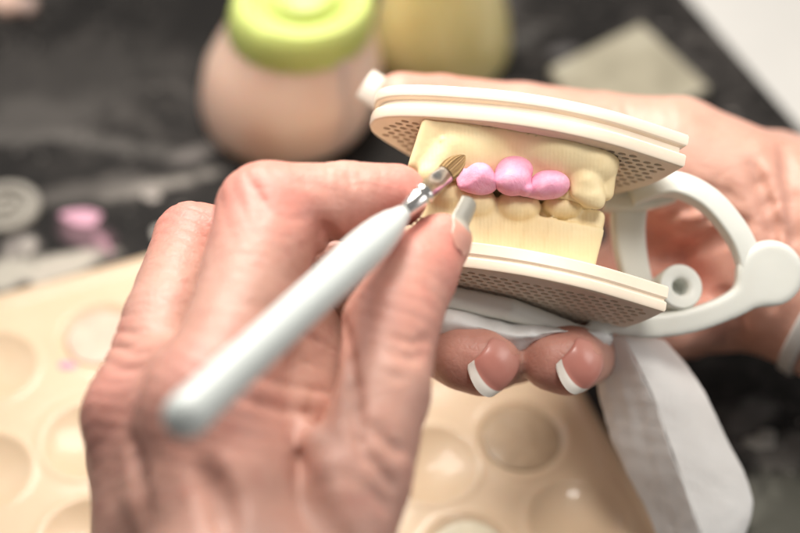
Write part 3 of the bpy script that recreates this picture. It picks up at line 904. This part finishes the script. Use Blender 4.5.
# -- hand that holds the articulator (thumb along the top, fingers curl under it)
th2 = [((735, 205, -5.2), 1.75), ((668, 152, -5.4), 1.45), ((600, 136, -5.6), 1.15), ((520, 120, -5.4), .98), ((440, 108, -5.0), .86), ((402, 101, -4.6), .76)]
ix2 = [((670, 270, -7.4), 1.3), ((600, 285, -7.6), 1.0), ((545, 325, -5.0), .95), ((512, 346, -2.2), .90), ((482, 359, -.5), .82), ((464, 356, -.5), .76), ((440, 350, -.9), .66)]
mi2 = [((700, 300, -7.2), 1.3), ((660, 320, -7.2), .95), ((630, 345, -5.0), .90), ((590, 350, -2.8), .80), ((567, 360, -.75), .79), ((552, 359, -.7), .74)]
ri2 = [((725, 300, -6.8), 1.2), ((690, 325, -6.6), .85), ((668, 330, -5.2), .8), ((640, 340, -4.4), .7), ((625, 345, -4.2), .65)]
pi2 = [((745, 300, -6.4), 1.1), ((715, 322, -6.0), .78), ((695, 322, -5.0), .7), ((672, 328, -4.4), .62), ((655, 332, -4.2), .55)]
fl2 = [((840, 262, -5.4), (668, 262, -7.6), 2.2, 1.5, .5), ((840, 275, -5.2), (735, 298, -6.4), 2.2, 1.35, .4), ((790, 215, -5.0), (690, 165, -5.2), 1.95, 1.5, .5),
       ((770, 200, -6.4), (650, 190, -7.4), 1.9, 1.5, .6), ((798, 262, -5.2), (980, 366, -3.6), 2.5, 2.5, .7)]
jt2 = [((440, 95, -4.4), 1.0, .75, None, 0, 1), ((640, 130, -4.4), .8, .4, (1, 0, 0), .03, .35), ((482, 360, 0), .75, .8, None, 0, 1), ((569, 362, -.2), .75, .85, None, 0, 1),
       ((700, 265, -5.2), 1.1, .7, None, 0, 1), ((720, 200, -3.4), 1.2, .0, (.5, .8, 0), .02, .55), ((770, 230, -3.2), 1.2, .1, (.9, .4, 0), .02, .6), ((660, 250, -5), .9, .5, None, 0, 1)]
cr2 = [([(640, 262), (680, 249), (718, 238), (744, 224)], .16, .28), ([(660, 224), (688, 207), (714, 204), (736, 224), (744, 252)], .07, .2),
       ([(752, 165), (768, 205), (774, 250), (770, 305)], .09, .3), ([(783, 145), (792, 200), (794, 265)], .07, .3), ([(684, 196), (712, 188), (738, 200)], .06, .2), ([(700, 222), (722, 216)], .05, .15),
       ([(735, 298), (744, 335)], .09, .25), ([(655, 240), (672, 232), (690, 230)], .06, .15), ([(690, 290), (712, 296), (730, 290)], .05, .2), ([(610, 110), (618, 125)], .04, .12), ([(625, 106), (632, 122)], .04, .12)]
rd2 = [([(758, 150), (778, 210), (784, 275)], .22, .3), ([(668, 214), (700, 214), (728, 226)], .14, .2)]
hh, hhf = hand('hand', [th2, ix2, mi2, ri2, pi2], fl2, jt2, (-.8, -5.5, -10.4), (13.5, 5.6, 1.0), .095,
             'right hand reaching in from the right and clasping the articulator', SKIN2, cr2, rd2, (), 15, .18)
nail(hh, P(488, 383, .3), (-.65, -.70, .12), (.36, -.28, .89), .66, .98, .72, .21, f=hhf, curve=.42)
nail(hh, P(575, 381, .05), (-.65, -.70, .12), (.36, -.28, .89), .62, .94, .68, .21, f=hhf, curve=.42)
nail(hh, P(366, 82, -4.15), nrm([-.80, .55, .15]), (.12, .10, .98), .46, 1.35, .75, .60, curve=.08)

# wristband
def bandp(a):
    ax = nrm(P(980, 366, -3.6) - P(798, 262, -5.2)); c = P(798, 262, -5.2); e1 = nrm(np.cross(ax, [0, 0, 1])); e2 = np.cross(ax, e1)
    return c + ax * 1.15 + 2.56 * (math.cos(a) * e1 + math.sin(a) * e2), ax
ctr = [bandp(2 * math.pi * k / 72)[0] for k in range(73)]; ax = bandp(0)[1]
bv, bf = strip(ctr, ax, .16, .42, .06)
o = mesh('wristband', W(bv), bf[:-2], plastic('band_grey_metal', (.55, .54, .52), .3, .1), base=W(np.array(ctr)).mean(0))
setp(o, 'pale grey wristband round the wrist at the right edge', 'wristband')

# ------------------------------------------------------------------ paper napkin under the articulator
def sheet(cols, n_t=46, n_s=10, crink=.05, seed=2, th=.025):
    """cols: list of column polylines (px,py,z); lofted across."""
    C = [spline([P(*p) for p in c], 12) for c in cols]
    C = [np.array([c[int(round(i * (len(c) - 1) / (n_t - 1)))] for i in range(n_t)]) for c in C]
    R = []
    for i in range(n_t): R.append(spline([c[i] for c in C], n_s))
    G = np.array(R); k = crink
    n = np.cross(np.gradient(G, axis=0), np.gradient(G, axis=1)); n /= np.maximum(np.linalg.norm(n, axis=-1, keepdims=True), 1e-9)
    fold = wob(G.astype(np.float32), 3.2, seed) + .5 * np.abs(wob(G.astype(np.float32), 6.5, seed + 1))
    G = G + n * (fold * k + .6 * k * wob(G.astype(np.float32), 1.7, seed + 5) + .25 * k * wob(G.astype(np.float32), 11., seed + 7))[..., None]
    a, b = G.shape[:2]; V = np.concatenate([G.reshape(-1, 3), (G - n * th).reshape(-1, 3)]); m = a * b; F = []
    for i in range(a - 1):
        for j in range(b - 1):
            q = (i * b + j, i * b + j + 1, (i + 1) * b + j + 1, (i + 1) * b + j); F.append(q); F.append(tuple(x + m for x in q)[::-1])
    bor = [j for j in range(b)] + [i * b + b - 1 for i in range(1, a)] + [(a - 1) * b + j for j in range(b - 2, -1, -1)] + [i * b for i in range(a - 2, 0, -1)]
    for k in range(len(bor)):
        x, y = bor[k], bor[(k + 1) % len(bor)]; F.append((y, x, x + m, y + m))
    return V, F
def paper():
    t = NT('napkin_paper'); t.color(t.ramp(t.noise(50, 5), [(.3, (.88, .86, .83)), (.7, (.93, .92, .90))]))
    t.set(rough=.75, spec=.2, sss=.3, sssc=.006); t.sssr((1, .8, .7))
    t.bump(t.noise(260, 6, .65, .8), .25, .0012); return t.m
PAPER = paper()
Lc = [(590, 338, -2.0), (596, 372, -2.7), (602, 405, -3.0), (612, 440, -3.1), (634, 480, -3.2), (652, 530, -3.3), (658, 570, -3.4)]
Rd = [(622, 334, -1.6), (642, 372, -1.9), (658, 410, -2.0), (672, 450, -2.1), (688, 495, -2.2), (702, 535, -2.3), (712, 570, -2.4)]
Rm = [(640, 336, -2.0), (668, 372, -2.2), (690, 412, -2.3), (706, 450, -2.4), (722, 495, -2.5), (728, 530, -2.6), (730, 560, -2.7)]
Rr = [(664, 340, -2.8), (690, 368, -2.9), (712, 408, -2.9), (732, 448, -3.0), (750, 486, -3.0), (752, 510, -3.0), (742, 540, -3.1)]
pieces = [sheet([Lc, [(a[0] * .5 + b[0] * .5, a[1] * .5 + b[1] * .5, a[2] * .4 + b[2] * .6) for a, b in zip(Lc, Rd)], Rd], n_s=14, crink=.13), sheet([Rd, Rm, Rr], crink=.055, seed=4)]
top = [[(430, 306, -.6), (470, 312, -.5), (520, 322, -.5), (560, 328, -.5), (590, 332, -.9), (612, 334, -1.6)],
       [(434, 318, -.1), (470, 324, .0), (520, 335, .0), (560, 331, -.2), (588, 334, -.7), (610, 338, -1.4)],
       [(436, 332, -.4), (462, 334, -.3), (512, 352, -.4), (556, 335, -.5), (588, 338, -1.0), (610, 344, -1.7)]]
pieces.append(sheet(top, n_t=60, crink=.13, seed=9))
pv, pf = join(pieces)
o = mesh('paper_napkin', W(pv), pf, PAPER); setp(o, 'folded white paper napkin hanging from under the articulator', 'napkin')

# ------------------------------------------------------------------ light
def area(name, pos, target, size, power, color):
    l = bpy.data.lights.new(name, 'AREA'); l.size = size; l.energy = power; l.color = color
    o = bpy.data.objects.new(name, l); COL.objects.link(o)
    p = Vector(pos); o.location = p; o.rotation_euler = (Vector(target) - p).to_track_quat('-Z', 'Y').to_euler(); return o
ctr = (0.02, 0, .09)
def camp(x, y, z): return [float(c) * CM for c in W(np.array([x, y, z]))]
area('ceiling_lamp', camp(-5, 29, 6), camp(2, 1, 0), .20, 2.05, (1, .94, .86))
area('back_left_fill', (-.9, .75, .65), ctr, .7, 2.0, (.95, .97, 1))  # added broad fill from the back left, not an actual window
area('right_fill', (.95, -.12, .52), ctr, .5, 3.2, (1, .96, .92))  # added fill from the right, mainly to brighten the napkin
sp = bpy.data.lights.new('articulator_spot_fill', 'SPOT'); sp.energy = 3.3; sp.color = (1, .95, .88); sp.spot_size = math.radians(34); sp.spot_blend = 1.0; sp.shadow_soft_size = .05  # added spot fill that brightens the articulator, no real lamp behind it
so = bpy.data.objects.new('articulator_spot_fill', sp); COL.objects.link(so)
p0 = Vector(camp(9, 21, 29)); so.location = p0; so.rotation_euler = (Vector(camp(5.3, -1.2, -1)) - p0).to_track_quat('-Z', 'Y').to_euler()
wd = bpy.data.worlds.new('World'); SC.world = wd; wd.use_nodes = True
bg = wd.node_tree.nodes['Background']; bg.inputs[0].default_value = (1, .96, .92, 1); bg.inputs[1].default_value = .22

# ------------------------------------------------------------------ camera
cd = bpy.data.cameras.new('camera'); cam = bpy.data.objects.new('camera', cd); COL.objects.link(cam)
cam.location = Vector(W(np.array([0, 0, DIST])) * CM); cam.rotation_euler = (math.radians(90) - TH, 0, 0)
cd.sensor_width = 36; cd.lens = FOC / 800 * 36; cd.clip_start = .01; cd.clip_end = 100
cd.dof.use_dof = True; cd.dof.focus_distance = (DIST - .8) * CM; cd.dof.aperture_fstop = 5.2
SC.camera = cam
for o in SC.objects:
    if '_org' in o: del o['_org']
SC.view_settings.view_transform = 'Standard'; SC.view_settings.look = 'None'
SC.view_settings.exposure = 0.1; SC.view_settings.gamma = 1
SC.cycles.use_denoising = True
